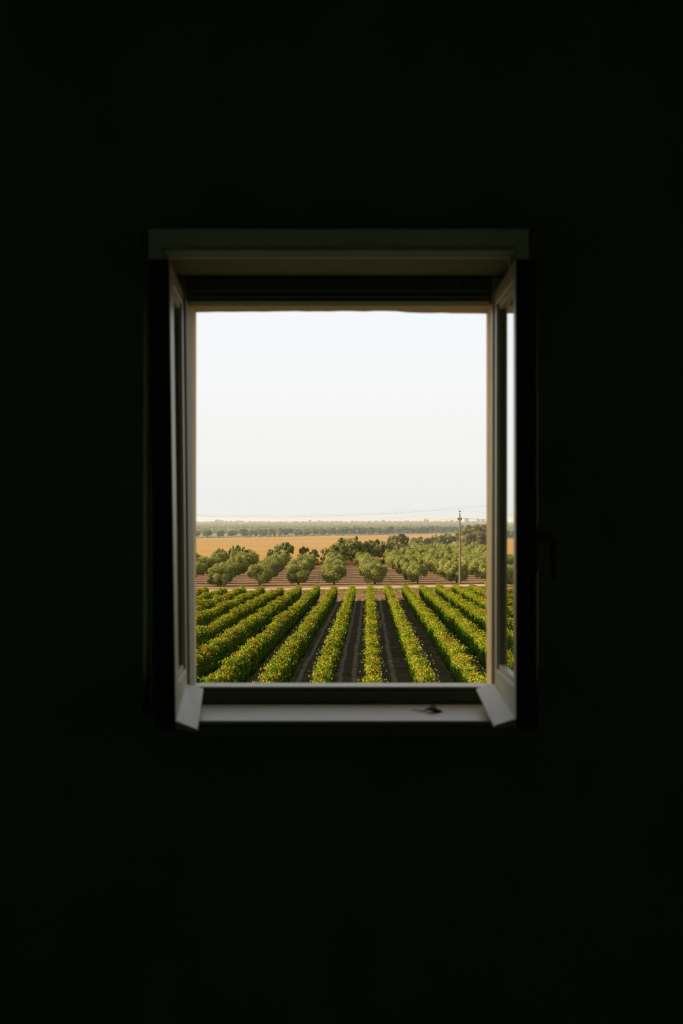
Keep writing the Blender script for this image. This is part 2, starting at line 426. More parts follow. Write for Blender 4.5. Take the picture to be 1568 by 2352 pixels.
# ------------------------------------------------------------------ shutter box above the window
DB = 3.95
bx = tag(empty('shutter_box', (0, DB, Z(0.83))), 'dim white boxed shutter housing with stepped moulding above the open window', 'shutter box')
def bpart(mb, name, bevel=0.003): return wpart(mb, name, M_box, bx, bevel)
x0, x1 = px(340, DB), px(1215, DB)
zt, zb, zl = Z(0.917), Z(0.828), Z(0.781)
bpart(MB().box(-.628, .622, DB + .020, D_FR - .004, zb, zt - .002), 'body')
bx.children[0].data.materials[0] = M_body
za = pz(563, DB)
bpart(MB().hexa([(x, y, z) for x in (x0, x1) for (y, z0) in ((0, 0), (.020, 0)) for (y, z) in ((DB + y + (.006 if y == 0 else 0), za), (DB + y - (.004 if y == 0 else 0), zt))]), 'top_rail')
bpart(MB().box(x0, px(371, DB), DB, DB + .020, zl, za), 'side_rail'); bpart(MB().box(px(1187, DB), x1, DB, DB + .020, zl, za), 'side_rail')
bpart(MB().hexa([(x, y, z) for x in (px(374, DB), px(1184, DB)) for (ya, yb) in ((DB + .012, DB - .006), (DB + .020, DB + .020)) for (y, z) in ((ya, zb), (yb, pz(575, DB)))]), 'bead', 0.001)
bpart(MB().box(px(374, DB), px(389, DB), DB + .005, DB + .020, zl - .003, zb), 'bead'); bpart(MB().box(px(1171, DB), px(1184, DB), DB + .005, DB + .020, zl - .003, zb), 'bead')
bpart(MB().box(x0 + .004, x1 - .004, DB + .016, DB + .020, zb + .002, zt - .004), 'front_panel', 0.001)

# ------------------------------------------------------------------ the dark curled leaf on the sill
ds = 4.075
zs = Z(-0.614)
lf = tag(empty('dry_leaf', (px(990, ds), ds, zs)), 'small dark curled dry leaf with thin stalk on the pale sill', 'leaf')
v = []; f = []
nu, nv = 9, 5
for i in range(nu):
    u = i / (nu - 1)
    wdt = 0.020 * math.sin(math.pi * min(1, 0.12 + u * 0.86)) ** 0.7 + 0.002
    for j in range(nv):
        q = j / (nv - 1) * 2 - 1
        v.append((-0.022 + 0.058 * u, q * wdt, 0.002 + 0.010 * q * q * math.sin(3 * u) + 0.003 * math.sin(5 * u + 1)))
for i in range(nu - 1):
    for j in range(nv - 1):
        a = i * nv + j; f.append((a, a + 1, a + nv + 1, a + nv))
bl = link('blade', mesh('blade', v, f, True), M_dry, lf); sm = bl.modifiers.new('thick', 'SOLIDIFY'); sm.thickness = 0.002
v = []; f = []
for i in range(5):
    for j in range(3):
        u = i / 4; q = j - 1
        v.append((-0.012 + 0.030 * u, 0.006 + q * 0.004, 0.004 + (0.020 * (1 - abs(u - 0.55) * 1.6)) * (1 - 0.3 * abs(q))))
for i in range(4):
    for j in range(2):
        a = i * 3 + j; f.append((a, a + 1, a + 4, a + 3))
fo = link('folded_lobe', mesh('folded_lobe', v, f, True), M_stalk, lf); sm = fo.modifiers.new('thick', 'SOLIDIFY'); sm.thickness = 0.002
MB().tube([(-0.020, -0.002, .003), (-0.034, 0.006, .003), (-0.050, 0.016, .005), (-0.058, 0.020, .004)], [.002, .0018, .0016, .002], 6).build('stalk', M_stalk, lf)

# ------------------------------------------------------------------ the land
def sstep(x): x = min(1, max(0, x)); return x * x * (3 - 2 * x)
D_END = 181.0
def drop(d):
    if d <= 183: return 8.45 + 0.0161 * d
    if d < 1300: return 11.397
    return 11.397 - 9.0 * sstep((d - 1300) / 2500)
def gz(d): return CZ - drop(d)
def cl(x, a): return max(-a, min(a, x))
def e_vine(x): return 185 + 0.40 * cl(x, 32)
def e_red(x): return 196.5 + 0.40 * cl(x, 32)
def e_road0(x): return 212.5 + 0.40 * cl(x, 32)
def e_road1(x): return 219.5 + 0.40 * cl(x, 32)
def e_orch(x): return 331 + 150 * sstep((x - 6) / 26)
def e_gold(x): return 1035 + 1.65 * cl(x, 170)
def strip(name, fa, fb, W, nx, ny, mat, dz=0.0, rough=0.0):
    v = []; f = []
    for j in range(ny + 1):
        for i in range(nx + 1):
            x = -W + 2 * W * i / nx
            d = fa(x) + (fb(x) - fa(x)) * j / ny
            v.append((x, d, gz(d) + dz + (R.uniform(-rough, rough) if 0 < j < ny else 0)))
    for j in range(ny):
        for i in range(nx):
            a = j * (nx + 1) + i; f.append((a, a + 1, a + nx + 2, a + nx + 1))
    return tag(link(name, mesh(name, v, f, True), mat), kind='structure')
strip('vineyard_ground', lambda x: 4.6, e_vine, 120, 120, 90, M_soil, 0.0, 0.03)
strip('red_earth_strip', e_vine, e_red, 120, 60, 6, M_red, 0.0, 0.04)
strip('grass_verge', e_red, e_road0, 120, 60, 8, M_verge, 0.0, 0.06)
strip('dirt_road', e_road0, e_road1, 120, 60, 2, M_road, 0.0)
strip('orchard_ground', e_road1, e_orch, 120, 80, 40, M_orch, 0.0, 0.03)
strip('golden_field', e_orch, e_gold, 420, 140, 40, M_gold, 0.0)
v = []; f = []
ys = [-60, 0, 100, 183, 400, 900, 1300, 1500, 1800, 2100, 2400, 2700, 3000, 3300, 3600, 3800, 4500, 7000, 12000]
for d in ys:
    for i in range(13):
        x = -6000 + 1000 * i
        v.append((x, d, gz(max(d, 0)) - 0.25))
for j in range(len(ys) - 1):
    for i in range(12):
        a = j * 13 + i; f.append((a, a + 1, a + 14, a + 13))
tag(link('ground', mesh('ground', v, f), M_far), kind='structure')

# ------------------------------------------------------------------ foliage generators
def frames(nrm, rng, spread):
    """random in-plane axes for leaves with normals near nrm (N,3)"""
    n = nrm + rng.normal(0, spread, nrm.shape); n /= np.linalg.norm(n, axis=1)[:, None] + 1e-9
    r = rng.normal(0, 1, nrm.shape)
    u = np.cross(n, r); u /= np.linalg.norm(u, axis=1)[:, None] + 1e-9
    return n, u, np.cross(n, u)

def leaf_quads(P, nrm, size, aspect, rng, spread, fold=0.15, droop=None, lobed=False):
    n, u, v = frames(nrm, rng, spread)
    s = size[:, None]
    if droop is not None:
        v = v + np.array([0, 0, droop]); v /= np.linalg.norm(v, axis=1)[:, None]
        u = np.cross(v, n); u /= np.linalg.norm(u, axis=1)[:, None] + 1e-9
    a = P - v * s * 0.5; c = P + v * s * 0.5
    b = P + u * s * aspect * 0.5 + n * s * fold - v * s * 0.1; d = P - u * s * aspect * 0.5 + n * s * fold - v * s * 0.1
    if lobed:
        e = P + u * s * aspect * 0.36 + n * s * fold * .6 + v * s * 0.30; f = P - u * s * aspect * 0.36 + n * s * fold * .6 + v * s * 0.30
        return np.stack([a, b, e, c, f, d], axis=1)
    return np.stack([a, b, c, d], axis=1)

def vine_mesh(name, L, N, seed, droopy=False):
    g = np.random.default_rng(seed)
    y = g.uniform(-L / 2 - .1, L / 2 + .1, N)
    # cross-section: a tall hedge, 0.8 m wide, with bulges along its length and shoots on top
    wob = 0.07 * np.sin(y * 3.1 + seed) + 0.05 * np.sin(y * 7.3 + 2 * seed)
    top = 1.88 + 0.15 * np.sin(y * 2.3 + seed * 1.7) + 0.07 * np.sin(y * 6.1 + seed)
    bot = 0.42 + 0.16 * np.sin(y * 2.9 + seed * .7)
    a = g.uniform(0, 2 * math.pi, N)
    ca, sa = np.cos(a), np.sin(a)
    e = 0.55
    sx = np.sign(ca) * np.abs(ca) ** e; sz = np.sign(sa) * np.abs(sa) ** e
    rr = 1 - np.abs(g.normal(0, 0.13, N))
    hw = 0.30 + wob
    x = sx * hw * rr
    mid = (top + bot) / 2; hh = (top - bot) / 2
    z = mid + sz * hh * rr
    x *= 1 - 0.25 * np.clip((0.9 - z) / 0.6, 0, 1)
    # shoots
    k = int(N * 0.06); idx = g.choice(N, k, replace=False)
    z[idx] = top[idx] + g.uniform(0, 0.22, k); x[idx] = g.normal(0, 0.2, k)
    P = np.stack([x, y, z], 1)
    nrm = np.stack([sx * 0.9, np.zeros(N), sz * 0.6 + 0.35], 1); nrm /= np.linalg.norm(nrm, axis=1)[:, None] + 1e-9
    size = g.uniform(0.07, 0.115, N)
    Q = leaf_quads(P, nrm, size, 0.95, g, 0.55, 0.14, -0.6, True)
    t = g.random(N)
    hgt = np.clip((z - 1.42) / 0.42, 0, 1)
    yel = (t < 0.05 + 0.52 * hgt)                         # autumn yellow, thickened upwards to paint sunlit tops into the leaf colour
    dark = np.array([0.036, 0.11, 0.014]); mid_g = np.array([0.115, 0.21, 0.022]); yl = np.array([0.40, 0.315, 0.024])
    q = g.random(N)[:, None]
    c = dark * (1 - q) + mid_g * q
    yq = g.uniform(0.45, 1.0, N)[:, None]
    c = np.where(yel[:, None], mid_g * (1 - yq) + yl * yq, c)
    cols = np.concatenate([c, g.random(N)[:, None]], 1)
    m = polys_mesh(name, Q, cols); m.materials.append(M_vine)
    return m

def crown_mesh(name, blobs, per, size, aspect, seed, pal, mat, spread=0.6, shell=0.16, vertical=0.0, xtra=None):
    g = np.random.default_rng(seed)
    Ps, Ns = [], []
    for (c, r) in blobs:
        d = g.normal(0, 1, (per, 3)); d /= np.linalg.norm(d, axis=1)[:, None]
        rad = np.array(r) * (1 - np.abs(g.normal(0, shell, per)))[:, None]
        Ps.append(np.array(c) + d * rad); Ns.append(d)
    P = np.concatenate(Ps); Nn = np.concatenate(Ns)
    if vertical: Nn = Nn * np.array([1, 1, 1 - vertical]); Nn /= np.linalg.norm(Nn, axis=1)[:, None] + 1e-9
    keep = P[:, 2] > 0.12
    P, Nn = P[keep], Nn[keep]
    N = len(P)
    Q = leaf_quads(P, Nn, g.uniform(size * .7, size * 1.3, N), aspect, g, spread, 0.08)
    q = g.random(N)
    lo, hi = np.array(pal[0]), np.array(pal[1])
    c = lo + (hi - lo) * q[:, None]
    cols = np.concatenate([c, g.random(N)[:, None]], 1)
    m = polys_mesh(name, Q, cols); m.materials.append(mat)
    return m

def trunk_mesh(name, h, r, seed, forks=3, spread=0.6):
    g = random.Random(seed); b = MB()
    b.tube([(0, 0, -0.3), (g.uniform(-.1, .1) * h, g.uniform(-.1, .1) * h, h * .5), (g.uniform(-.15, .15) * h, 0, h)], [r * 1.3, r, r * .8], 7)
    for i in range(forks):
        a = 2 * math.pi * i / forks + g.random()
        b.tube([(0, 0, h * .7), (math.cos(a) * spread * .5, math.sin(a) * spread * .5, h * 1.3), (math.cos(a) * spread, math.sin(a) * spread, h * 2)], [r * .6, r * .45, r * .2], 5)
    me = b.mesh(name); me.materials.append(M_bark); return me

# ------------------------------------------------------------------ vine rows
SEG = 2.2
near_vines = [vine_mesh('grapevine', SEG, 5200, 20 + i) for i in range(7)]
def vtrunk(seed):
    g = random.Random(seed); b = MB()
    p = [(g.uniform(-.03, .03), g.uniform(-.03, .03), z) for z in (-.05, .2, .45, .7)]
    b.tube(p, [.04, .03, .028, .03], 6)
    b.tube([p[-1], (0, .5, .82), (0, 1.05, .84)], [.025, .02, .015], 5); b.tube([p[-1], (0, -.5, .80), (0, -1.05, .84)], [.025, .02, .015], 5)
    me = b.mesh('trunk'); me.materials.append(M_bark); return me
vtrunks = [vtrunk(i) for i in range(4)]
post_me = MB().tube([(0, 0, -.3), (0, 0, 1.0), (0, 0, 2.05)], [.045, .042, .04], 7).mesh('trellis_post'); post_me.materials.append(M_post)

def row_x(k, d): return 4.12 + SP * k + DX * (d - 181.0)
ang = -math.atan(DX)
CULL = 0.23
for k in range(-16, 14):
    d1 = D_END + 0.40 * cl(4.12 + SP * k, 32)
    segs = []
    d = d1 - SEG / 2
    while d > 36:
        x = row_x(k, d)
        if abs(x / d) < CULL: segs.append((x, d))
        d -= SEG
    if len(segs) < 3: continue
    x0, d0 = segs[-1]
    if k == 0: lab = 'trellised grapevine row in the centre of the vineyard, running straight towards the window'
    else:
        side = 'left' if k < 0 else 'right'
        lab = '%s grapevine row to the %s of the central row in the vineyard' % (ordinal(abs(k)), side)
    root = tag(empty('vine_row', (x0, d0, gz(d0))), lab, 'vine row', 'grapevine rows of the vineyard')
    for i, (x, d) in enumerate(segs):
        o = link('grapevine', rnd.choice(near_vines), None, root, (x - x0 + rnd.uniform(-.05, .05), d - d0, gz(d) - gz(d0)))
        o.rotation_euler = (0, 0, ang + (math.pi if rnd.random() < .5 else 0))
        o.scale = (rnd.uniform(.88, 1.14), 1, rnd.uniform(.90, 1.09))
        if d < 120 and abs(x / d) < 0.135:
            link('trunk', rnd.choice(vtrunks), None, o)
        if i % 3 == 0 and (d < 120 or i == 0):
            link('trellis_post', post_me, None, root, (x - x0, d + SEG / 2 - d0, gz(d) - gz(d0)))

# clods of earth between the rows
g = np.random.default_rng(3)
N = 5000
d = 40 + 110 * g.random(N) ** 1.3
x = g.uniform(-.14, .14, N) * d
s = g.uniform(0.02, 0.075, N)
zz = np.array([gz(q) for q in d])
OCT = np.array([(1, 0, 0), (-1, 0, 0), (0, 1, 0), (0, -1, 0), (0, 0, .7), (0, 0, -.4)])
TRI = np.array([(0, 2, 4), (2, 1, 4), (1, 3, 4), (3, 0, 4), (2, 0, 5), (1, 2, 5), (3, 1, 5), (0, 3, 5)])
VV = OCT[None] * s[:, None, None] * g.uniform(.6, 1.4, (N, 6, 1)) + np.stack([x, d, zz], 1)[:, None, :]
cl_me = polys_mesh('soil_clods', VV[:, TRI].reshape(-1, 3, 3))
tag(link('soil_clods', cl_me, M_soil), 'dark clods of earth strewn between the vine rows', 'soil', None, 'stuff')

# tufts of dry and green grass on the verge beyond the vines, and pale dry grass along the far edge of the golden field
def tufts(name, P, h, wd, pal, seed, label):
    g = np.random.default_rng(seed); N = len(P)
    hh = g.uniform(.5, 1.2, N) * h; a = g.uniform(0, math.pi, N)
    ux = np.stack([np.cos(a), np.sin(a), np.zeros(N)], 1) * (wd * g.uniform(.5, 1.2, N))[:, None]
    tip = P + np.stack([g.normal(0, .25, N) * hh, g.normal(0, .25, N) * hh, hh], 1)
    Q = np.stack([P - ux, P + ux, tip], 1)
    q = g.random(N)[:, None]; c = np.array(pal[0]) * (1 - q) + np.array(pal[1]) * q
    me = polys_mesh(name, Q, np.concatenate([c, g.random(N)[:, None]], 1))
    return tag(link(name, me, M_straw), label, 'grass', None, 'stuff')
N = 14000
x = R.uniform(-40, 40, N); t = R.random(N)
dd = np.array([e_red(a) + (e_road0(a) - e_red(a)) * b for a, b in zip(x, t)])
tufts('verge_grass', np.stack([x, dd, [gz(q) for q in dd]], 1), 0.16, 0.16, ((0.10, 0.115, 0.035), (0.27, 0.23, 0.10)), 5, 'yellowing grass on the verge between the vines and dirt road')
N = 16000
x = R.uniform(-190, 210, N)
dd = np.array([e_gold(a) - abs(rr) for a, rr in zip(x, R.normal(0, 5, N))])
tufts('dry_grass', np.stack([x, dd, [gz(q) for q in dd]], 1), 1.05, 0.4, ((0.30, 0.22, 0.11), (0.48, 0.36, 0.20)), 6, 'pale dry grass along the far edge of the golden field')
N = 9000
x = R.uniform(-55, 30, N)
dd = np.array([e_orch(a) - 1.0 + rr for a, rr in zip(x, R.normal(0, 1.2, N))])
tufts('field_edge_weeds', np.stack([x, dd, [gz(q) for q in dd]], 1), 1.1, 0.2, ((0.10, 0.07, 0.03), (0.30, 0.19, 0.08)), 8, 'brown dry weeds between the olive orchard and the golden field')

# ------------------------------------------------------------------ olive trees
OLP = ((0.075, 0.12, 0.038), (0.45, 0.44, 0.145))
def olive(seed):
    g = random.Random(seed); bl = [((0, 0, 1.9), (1.6, 1.6, 1.6))]
    for i in range(22):
        a = g.uniform(0, 2 * math.pi); ph = g.uniform(-1.0, 1.0)
        r = 1.5 * math.cos(ph * .8)
        bl.append(((math.cos(a) * r, math.sin(a) * r, 2.1 + 1.55 * math.sin(ph)), (g.uniform(.55, .85),) * 2 + (g.uniform(.6, .9),)))
    return crown_mesh('crown', bl, 760, 0.185, 0.36, seed, OLP, M_olive, 0.7, 0.24)
olives = [olive(100 + i) for i in range(6)]
otr = [trunk_mesh('trunk', 0.7, 0.16, 50 + i, 3, 0.8) for i in range(3)]
OS, OD = 7.2, 9.0
rows_o = [-36.5, -29.4, -22.2, -14.8, -8.1, -1.3, 5.9, 13.8] + [21.2 + OS * i for i in range(8)]
def orow_x(i, d): return rows_o[i] - 0.0058 * (d - 233)
n_ol = 0
for i in range(len(rows_o)):
    num = 0
    for j in range(34):
        d = 229.5 + 0.22 * cl(rows_o[i], 30) + OD * j
        x = orow_x(i, d)
        if d > e_orch(x) - 6: break
        num += 1
        if abs(x / d) > 0.165: continue
        xx, dd = x + rnd.uniform(-.3, .3), d + rnd.uniform(-.3, .3)
        lab = 'silvery olive tree, %s from the dirt road in the %s olive row from the left' % (ordinal(num), ordinal(i + 1))
        root = tag(empty('olive_tree', (xx, dd, gz(dd))), lab, 'olive tree', 'olive trees of the orchard')
        sc = rnd.uniform(.88, 1.10)
        root.scale = (sc * rnd.uniform(.92, 1.04), sc * 1.06, sc * rnd.uniform(.86, 1.0)); root.rotation_euler = (0, 0, rnd.uniform(0, 6.28))
        link('crown', rnd.choice(olives), None, root); link('trunk', rnd.choice(otr), None, root)
        n_ol += 1
# a small bushy tree standing in front of the third row
xx = px(506, 222)
root = tag(empty('olive_tree', (xx, 222, gz(222))), 'small low olive tree standing ahead of the others by the dirt road', 'olive tree', 'olive trees of the orchard')
root.scale = (.68, .68, .58)
link('crown', olives[2], None, root); link('trunk', otr[0], None, root)
# black irrigation pipes midway between the rows
for i in (4, 6):
    xm = rows_o[i] + OS / 2
    if abs(xm) > 30: continue
    o = MB().tube([(xm, e_road1(xm) + 6, gz(250) + .06), (xm - .0058 * 90, 326, gz(326) + .06)], 0.016, 6).build('irrigation_pipe', M_pipe)
    tag(o, 'thin black irrigation pipe on bare soil between olive rows %s and %s from the left' % (ordinal(i + 1), ordinal(i + 2)), 'pipe', 'irrigation pipes in the orchard')

# ------------------------------------------------------------------ darker leafy trees behind the orchard
DKP = ((0.10, 0.14, 0.05), (0.40, 0.40, 0.16))
def leafy(seed, airy):
    g = random.Random(seed); bl = []
    for i in range(22):
        a = g.uniform(0, 2 * math.pi); ph = g.uniform(-1.2, 1.25)
        r = 2.0 * math.cos(ph * .85) * g.uniform(.7, 1.08)
        bl.append(((math.cos(a) * r, math.sin(a) * r, 2.6 + 2.1 * math.sin(ph)), (g.uniform(.5, .95),) * 3))
    for i in range(26):                                     # upright shoots break the outline
        a = g.uniform(0, 2 * math.pi); ph = g.uniform(-.1, 1.35); r = 2.5 * math.cos(ph)
        bl.append(((math.cos(a) * r, math.sin(a) * r, 2.7 + 2.55 * math.sin(ph)), (.16, .16, g.uniform(.4, .75))))
    bl.append(((0, 0, 2.4), (1.4, 1.4, 1.7))); bl.append(((0, 0, 1.7), (1.8, 1.8, 1.4))); bl.append(((0, 0, 1.7), (1.7, 1.7, 1.4)))
    return crown_mesh('crown', bl, int(280 * airy), 0.28, 0.55, seed, DKP, M_tree, 0.9, 0.42)
leafies = [leafy(200 + i, 1.0 if i < 3 else 0.5) for i in range(5)]
ltr = [trunk_mesh('trunk', 1.3, 0.15, 70 + i, 5, 1.1) for i in range(3)]
LT = [  # image column, row of the top, depth, width factor, variant, label
    (505, 1260, 333, 1.0, 0, 'leafy dark tree at the orchard edge with two bushy tops behind the olives'),
    (546, 1253, 334, 1.15, 1, 'dense round dark tree before the golden field, between second and third olive rows'),
    (572, 1262, 334, .7, 3, 'thin small tree standing beside the dense round dark tree'),
    (622, 1262, 336, .7, 3, 'sparse twiggy tree just beside the big round dark tree'),
    (651, 1247, 336, 1.2, 2, 'big round dark green tree standing against the golden field'),
    (699, 1256, 336, .8, 4, 'airy tree with upright shoots against the golden field'),
    (720, 1262, 337, .8, 3, 'sparse tree with drooping twigs over the dry weeds'),
    (746, 1259, 336, .7, 4, 'thin tree behind the straight central olive row'),
    (775, 1249, 340, 1.1, 1, 'broad dark tree behind the straight central olive row, its lower neighbour'),
    (806, 1234, 346, 1.6, 0, 'tallest broad dark tree behind the middle of the orchard'),
    (832, 1245, 352, 1.3, 2, 'dark tree touching the tallest broad one behind the orchard'),
    (862, 1240, 376, 1.3, 1, 'spreading green tree below the end of the golden field'),
    (884, 1246, 384, 1.1, 0, 'dark green tree between spreading tree and the round field tree'),
    (915, 1227, 440, 1.3, 2, 'round leafy tree rising in front of the golden field end'),
    (946, 1236, 470, 1.2, 3, 'low airy tree next to the round leafy tree at the field'),
    (972, 1233, 486, 1.4, 1, 'broad low green tree at the back of the wide olive grove'),
    (1002, 1229, 492, 1.4, 0, 'broad dark tree at the back of the wide olive grove'),
    (1026, 1226, 496, 1.3, 2, 'dark tree closest to the power pole at the field corner'),
]
for (ix, ty, d, wf, va, lab) in LT:
    h = drop(d) - (ty - HY) * d / F
    root = tag(empty('leafy_tree', (px(ix, d), d, gz(d))), lab, 'tree', 'leafy trees behind the olive orchard')
    s = h / 5.5
    root.scale = (s * wf, s * wf, s); root.rotation_euler = (0, 0, rnd.uniform(0, 6.28))
    link('crown', leafies[va], None, root); link('trunk', rnd.choice(ltr), None, root)
BRP = ((0.09, 0.10, 0.03), (0.32, 0.26, 0.08))
browns = []
for i in range(3):
    g = random.Random(300 + i); bl = []
    for _ in range(16):
        a = g.uniform(0, 6.28); ph = g.uniform(-.8, 1.2); r = 2.2 * math.cos(ph)
        bl.append(((math.cos(a) * r, math.sin(a) * r, 2.7 + 2.0 * math.sin(ph)), (g.uniform(.8, 1.2),) * 3))
    browns.append(crown_mesh('crown', bl, 260, 0.5, 0.6, 300 + i, BRP, M_tree, 0.8, 0.2))
for q, (ix, ty, d, wf) in enumerate([(1064, 1216, 600, 1.1), (1084, 1207, 625, 1.25), (1103, 1205, 640, 1.3), (1122, 1204, 650, 1.3), (1142, 1206, 650, 1.3), (1076, 1226, 560, 1.1), (1098, 1222, 560, 1.2), (1118, 1224, 560, 1.2)]):
    h = drop(d) - (ty - HY) * d / F
    s = h / 5.5
    root = tag(empty('grove_tree', (px(ix, d), d, gz(d))), 'brownish grove tree past the power pole, %s from it in the %s row' % (ordinal(q + 1 if q < 5 else q - 4), 'tall back' if q < 5 else 'low front'), 'tree', 'brownish grove beyond the power pole')
    root.scale = (s * wf, s * wf, s); root.rotation_euler = (0, 0, rnd.uniform(0, 6.28))
    link('crown', rnd.choice(browns), None, root); link('trunk', rnd.choice(ltr), None, root)

# ------------------------------------------------------------------ trees beyond the golden field
FARP = ((0.07, 0.10, 0.035), (0.22, 0.25, 0.085))
def far_crown(seed, per=60, size=0.9):
    g = random.Random(seed); bl = [((0, 0, 2.6), (2.2, 2.2, 2.3))]
    for _ in range(10):
        a = g.uniform(0, 6.28); ph = g.uniform(-.7, 1.0); r = 2.4 * math.cos(ph)
        bl.append(((math.cos(a) * r, math.sin(a) * r, 2.6 + 2.0 * math.sin(ph)), (g.uniform(.8, 1.3),) * 3))
    return crown_mesh('far_tree', bl, per, size, 0.7, seed, FARP, M_tree, 0.7, 0.12)
fars = [far_crown(400 + i) for i in range(6)]
FARP = ((0.045, 0.07, 0.028), (0.12, 0.145, 0.055))
hedge_crowns = [far_crown(450 + i) for i in range(5)]
q = 0
xx = -165.0
while xx < 235:
    d = e_gold(xx) + 9
    if abs(xx / d) < 0.15:
        q += 1
        o = link('far_tree', rnd.choice(hedge_crowns), None, None, (xx, d + rnd.uniform(-2, 2), gz(d) - .3))
        s = rnd.uniform(.9, 1.12) * (1 + .0007 * (d - 870))
        o.scale = (s * rnd.uniform(.8, 1.0), s, s * rnd.uniform(.95, 1.12)); o.rotation_euler = (0, 0, rnd.uniform(0, 6.28))
        tag(o, 'dark bushy tree, %s from the left in the hedgerow bordering the golden field' % ordinal(q), 'tree', 'hedgerow beyond the golden field')
    xx += rnd.uniform(5.4, 7.6)
q = 0
xx = -190.0
while xx < 260:
    d = e_gold(xx) + 120
    if abs(xx / d) < 0.14:
        q += 1
        o = link('far_tree', rnd.choice(fars), None, None, (xx, d + rnd.uniform(-8, 8), gz(d) - .3))
        s = rnd.uniform(.95, 1.3)
        o.scale = (s * 1.15, s, s); o.rotation_euler = (0, 0, rnd.uniform(0, 6.28))
        tag(o, 'pale green tree, %s from the left in the row just behind the hedgerow' % ordinal(q), 'tree', 'second row behind the hedgerow')
    xx += rnd.uniform(8, 11)

# the groves that roll on to the horizon: thousands of crowns a few pixels across
g = np.random.default_rng(9)
parts, cols = [], []
N = 5200
u = g.random(N)
dd = 1 / ((1 - u) / 1230 + u / 3200)
xx = g.uniform(-.16, .16, N) * dd
dirs = g.normal(0, 1, (46, 3)); dirs /= np.linalg.norm(dirs, axis=1)[:, None]
for i in range(N):
    d, x = dd[i], xx[i]
    if d < e_gold(x) + 135: continue
    r = g.uniform(2.2, 3.4)
    c = np.array([x, d, gz(d) + r * .8])
    P = c + dirs * np.array([r * 1.15, r * 1.15, r]) * g.uniform(.8, 1.1, (46, 1))
    Q = leaf_quads(P, dirs.copy(), g.uniform(.38, .6, 46) * r, 0.9, g, .35, .05)
    parts.append(Q)
    t = g.random((46, 1)) * .5 + g.random() * .5
    base = np.array([0.10, 0.13, 0.04]) * (1 - t) + np.array([0.30, 0.32, 0.11]) * t
    cols.append(np.concatenate([base, g.random((46, 1))], 1))
me = polys_mesh('distant_grove', np.concatenate(parts), np.concatenate(cols))
tag(link('distant_grove', me, M_tree), 'hazy olive groves rolling away beyond the golden field to the horizon', 'trees', None, 'stuff')

# single trees that stand out on the skyline
HZT = [(462, 1199, 10), (474, 1200, 8), (487, 1199, 9), (498, 1193.5, 13), (509, 1194, 12), (520, 1196, 10), (531, 1196.5, 11), (541, 1197, 10), (549, 1198, 5), (554, 1196, 6), (560, 1197, 4),
       (574, 1197, 10), (585, 1197, 10), (596, 1198, 9), (607, 1198, 11), (619, 1197.5, 10), (632, 1198.5, 9), (645, 1197.5, 10), (658, 1198.5, 8), (671, 1198, 10), (684, 1198, 9), (698, 1197.5, 9),
       (712, 1193.5, 7), (723, 1197, 7), (733, 1195, 7), (744, 1197, 14), (759, 1197.5, 9), (772, 1197, 9), (784, 1196.5, 9), (808, 1195, 7), (820, 1196.5, 8), (834, 1197, 9), (848, 1196.5, 10), (863, 1196, 9),
       (880, 1194, 10), (893, 1196, 9), (907, 1196.5, 9), (920, 1197, 9), (933, 1195, 14), (948, 1197, 9), (963, 1196.5, 13), (979, 1191.5, 12), (996, 1197, 10), (1011, 1197, 9), (1026, 1195.5, 11), (1038, 1194, 13),
       (1050, 1196, 8), (1071, 1190.5, 12), (1086, 1197, 8), (1098, 1192, 8), (1109, 1192.5, 12), (1121, 1193, 10)]
for q, (ix, ty, wd) in enumerate(HZT):
    d = 3300 + rnd.uniform(-150, 150)
    h = drop(d) - (ty - HY) * d / F + .5
    o = link('skyline_tree', rnd.choice(fars), None, None, (px(ix, d), d, gz(d) - .5))
    o.scale = (wd / F * d / 6.6, wd / F * d / 6.6, h / 5.2); o.rotation_euler = (0, 0, rnd.uniform(0, 6.28))
    tag(o, 'hazy tree on the horizon, %s from the left along the skyline' % ordinal(q + 1), 'tree', 'skyline trees')

# far houses
def house(ix, iy, d, w, dp, h, mw, label, roof):
    x = px(ix, d); z0 = gz(d) - .5
    t = tag(empty('house', (x, d, z0)), label, 'house')
    MB().box(-w / 2, w / 2, -dp / 2, dp / 2, 0, h).build('wall', mw, t)
    if roof == 'gable':
        r = MB(); e = .4
        r.v = [Vector(p) for p in [(-w / 2 - e, -dp / 2 - e, h), (w / 2 + e, -dp / 2 - e, h), (w / 2 + e, dp / 2 + e, h), (-w / 2 - e, dp / 2 + e, h), (-w / 2 - e, 0, h + 1.9), (w / 2 + e, 0, h + 1.9)]]
        r.f = [(0, 1, 5, 4), (2, 3, 4, 5), (0, 4, 3), (1, 2, 5), (0, 3, 2, 1)]
        r.build('roof', M_tile, t)
    else:
        MB().box(-w / 2 - .3, w / 2 + .3, -dp / 2 - .3, dp / 2 + .3, h, h + .5).build('roof', mw, t)
    nwin = max(2, int(w / 4))
    for i in range(nwin):
        cx = -w / 2 + w * (i + .5) / nwin
        MB().box(cx - .6, cx + .6, -dp / 2 - .06, -dp / 2 + .05, h * .45, h * .45 + 1.4).build('window', M_winglass, t)
house(547, 1203, 2900, 9, 7, 6.5, M_pink, 'far pinkish house with tiled roof among the hazy skyline trees', 'gable')
house(1098, 1200, 3000, 18, 8, 5.5, M_white, 'far long white house near the horizon beyond the brownish grove', 'flat')

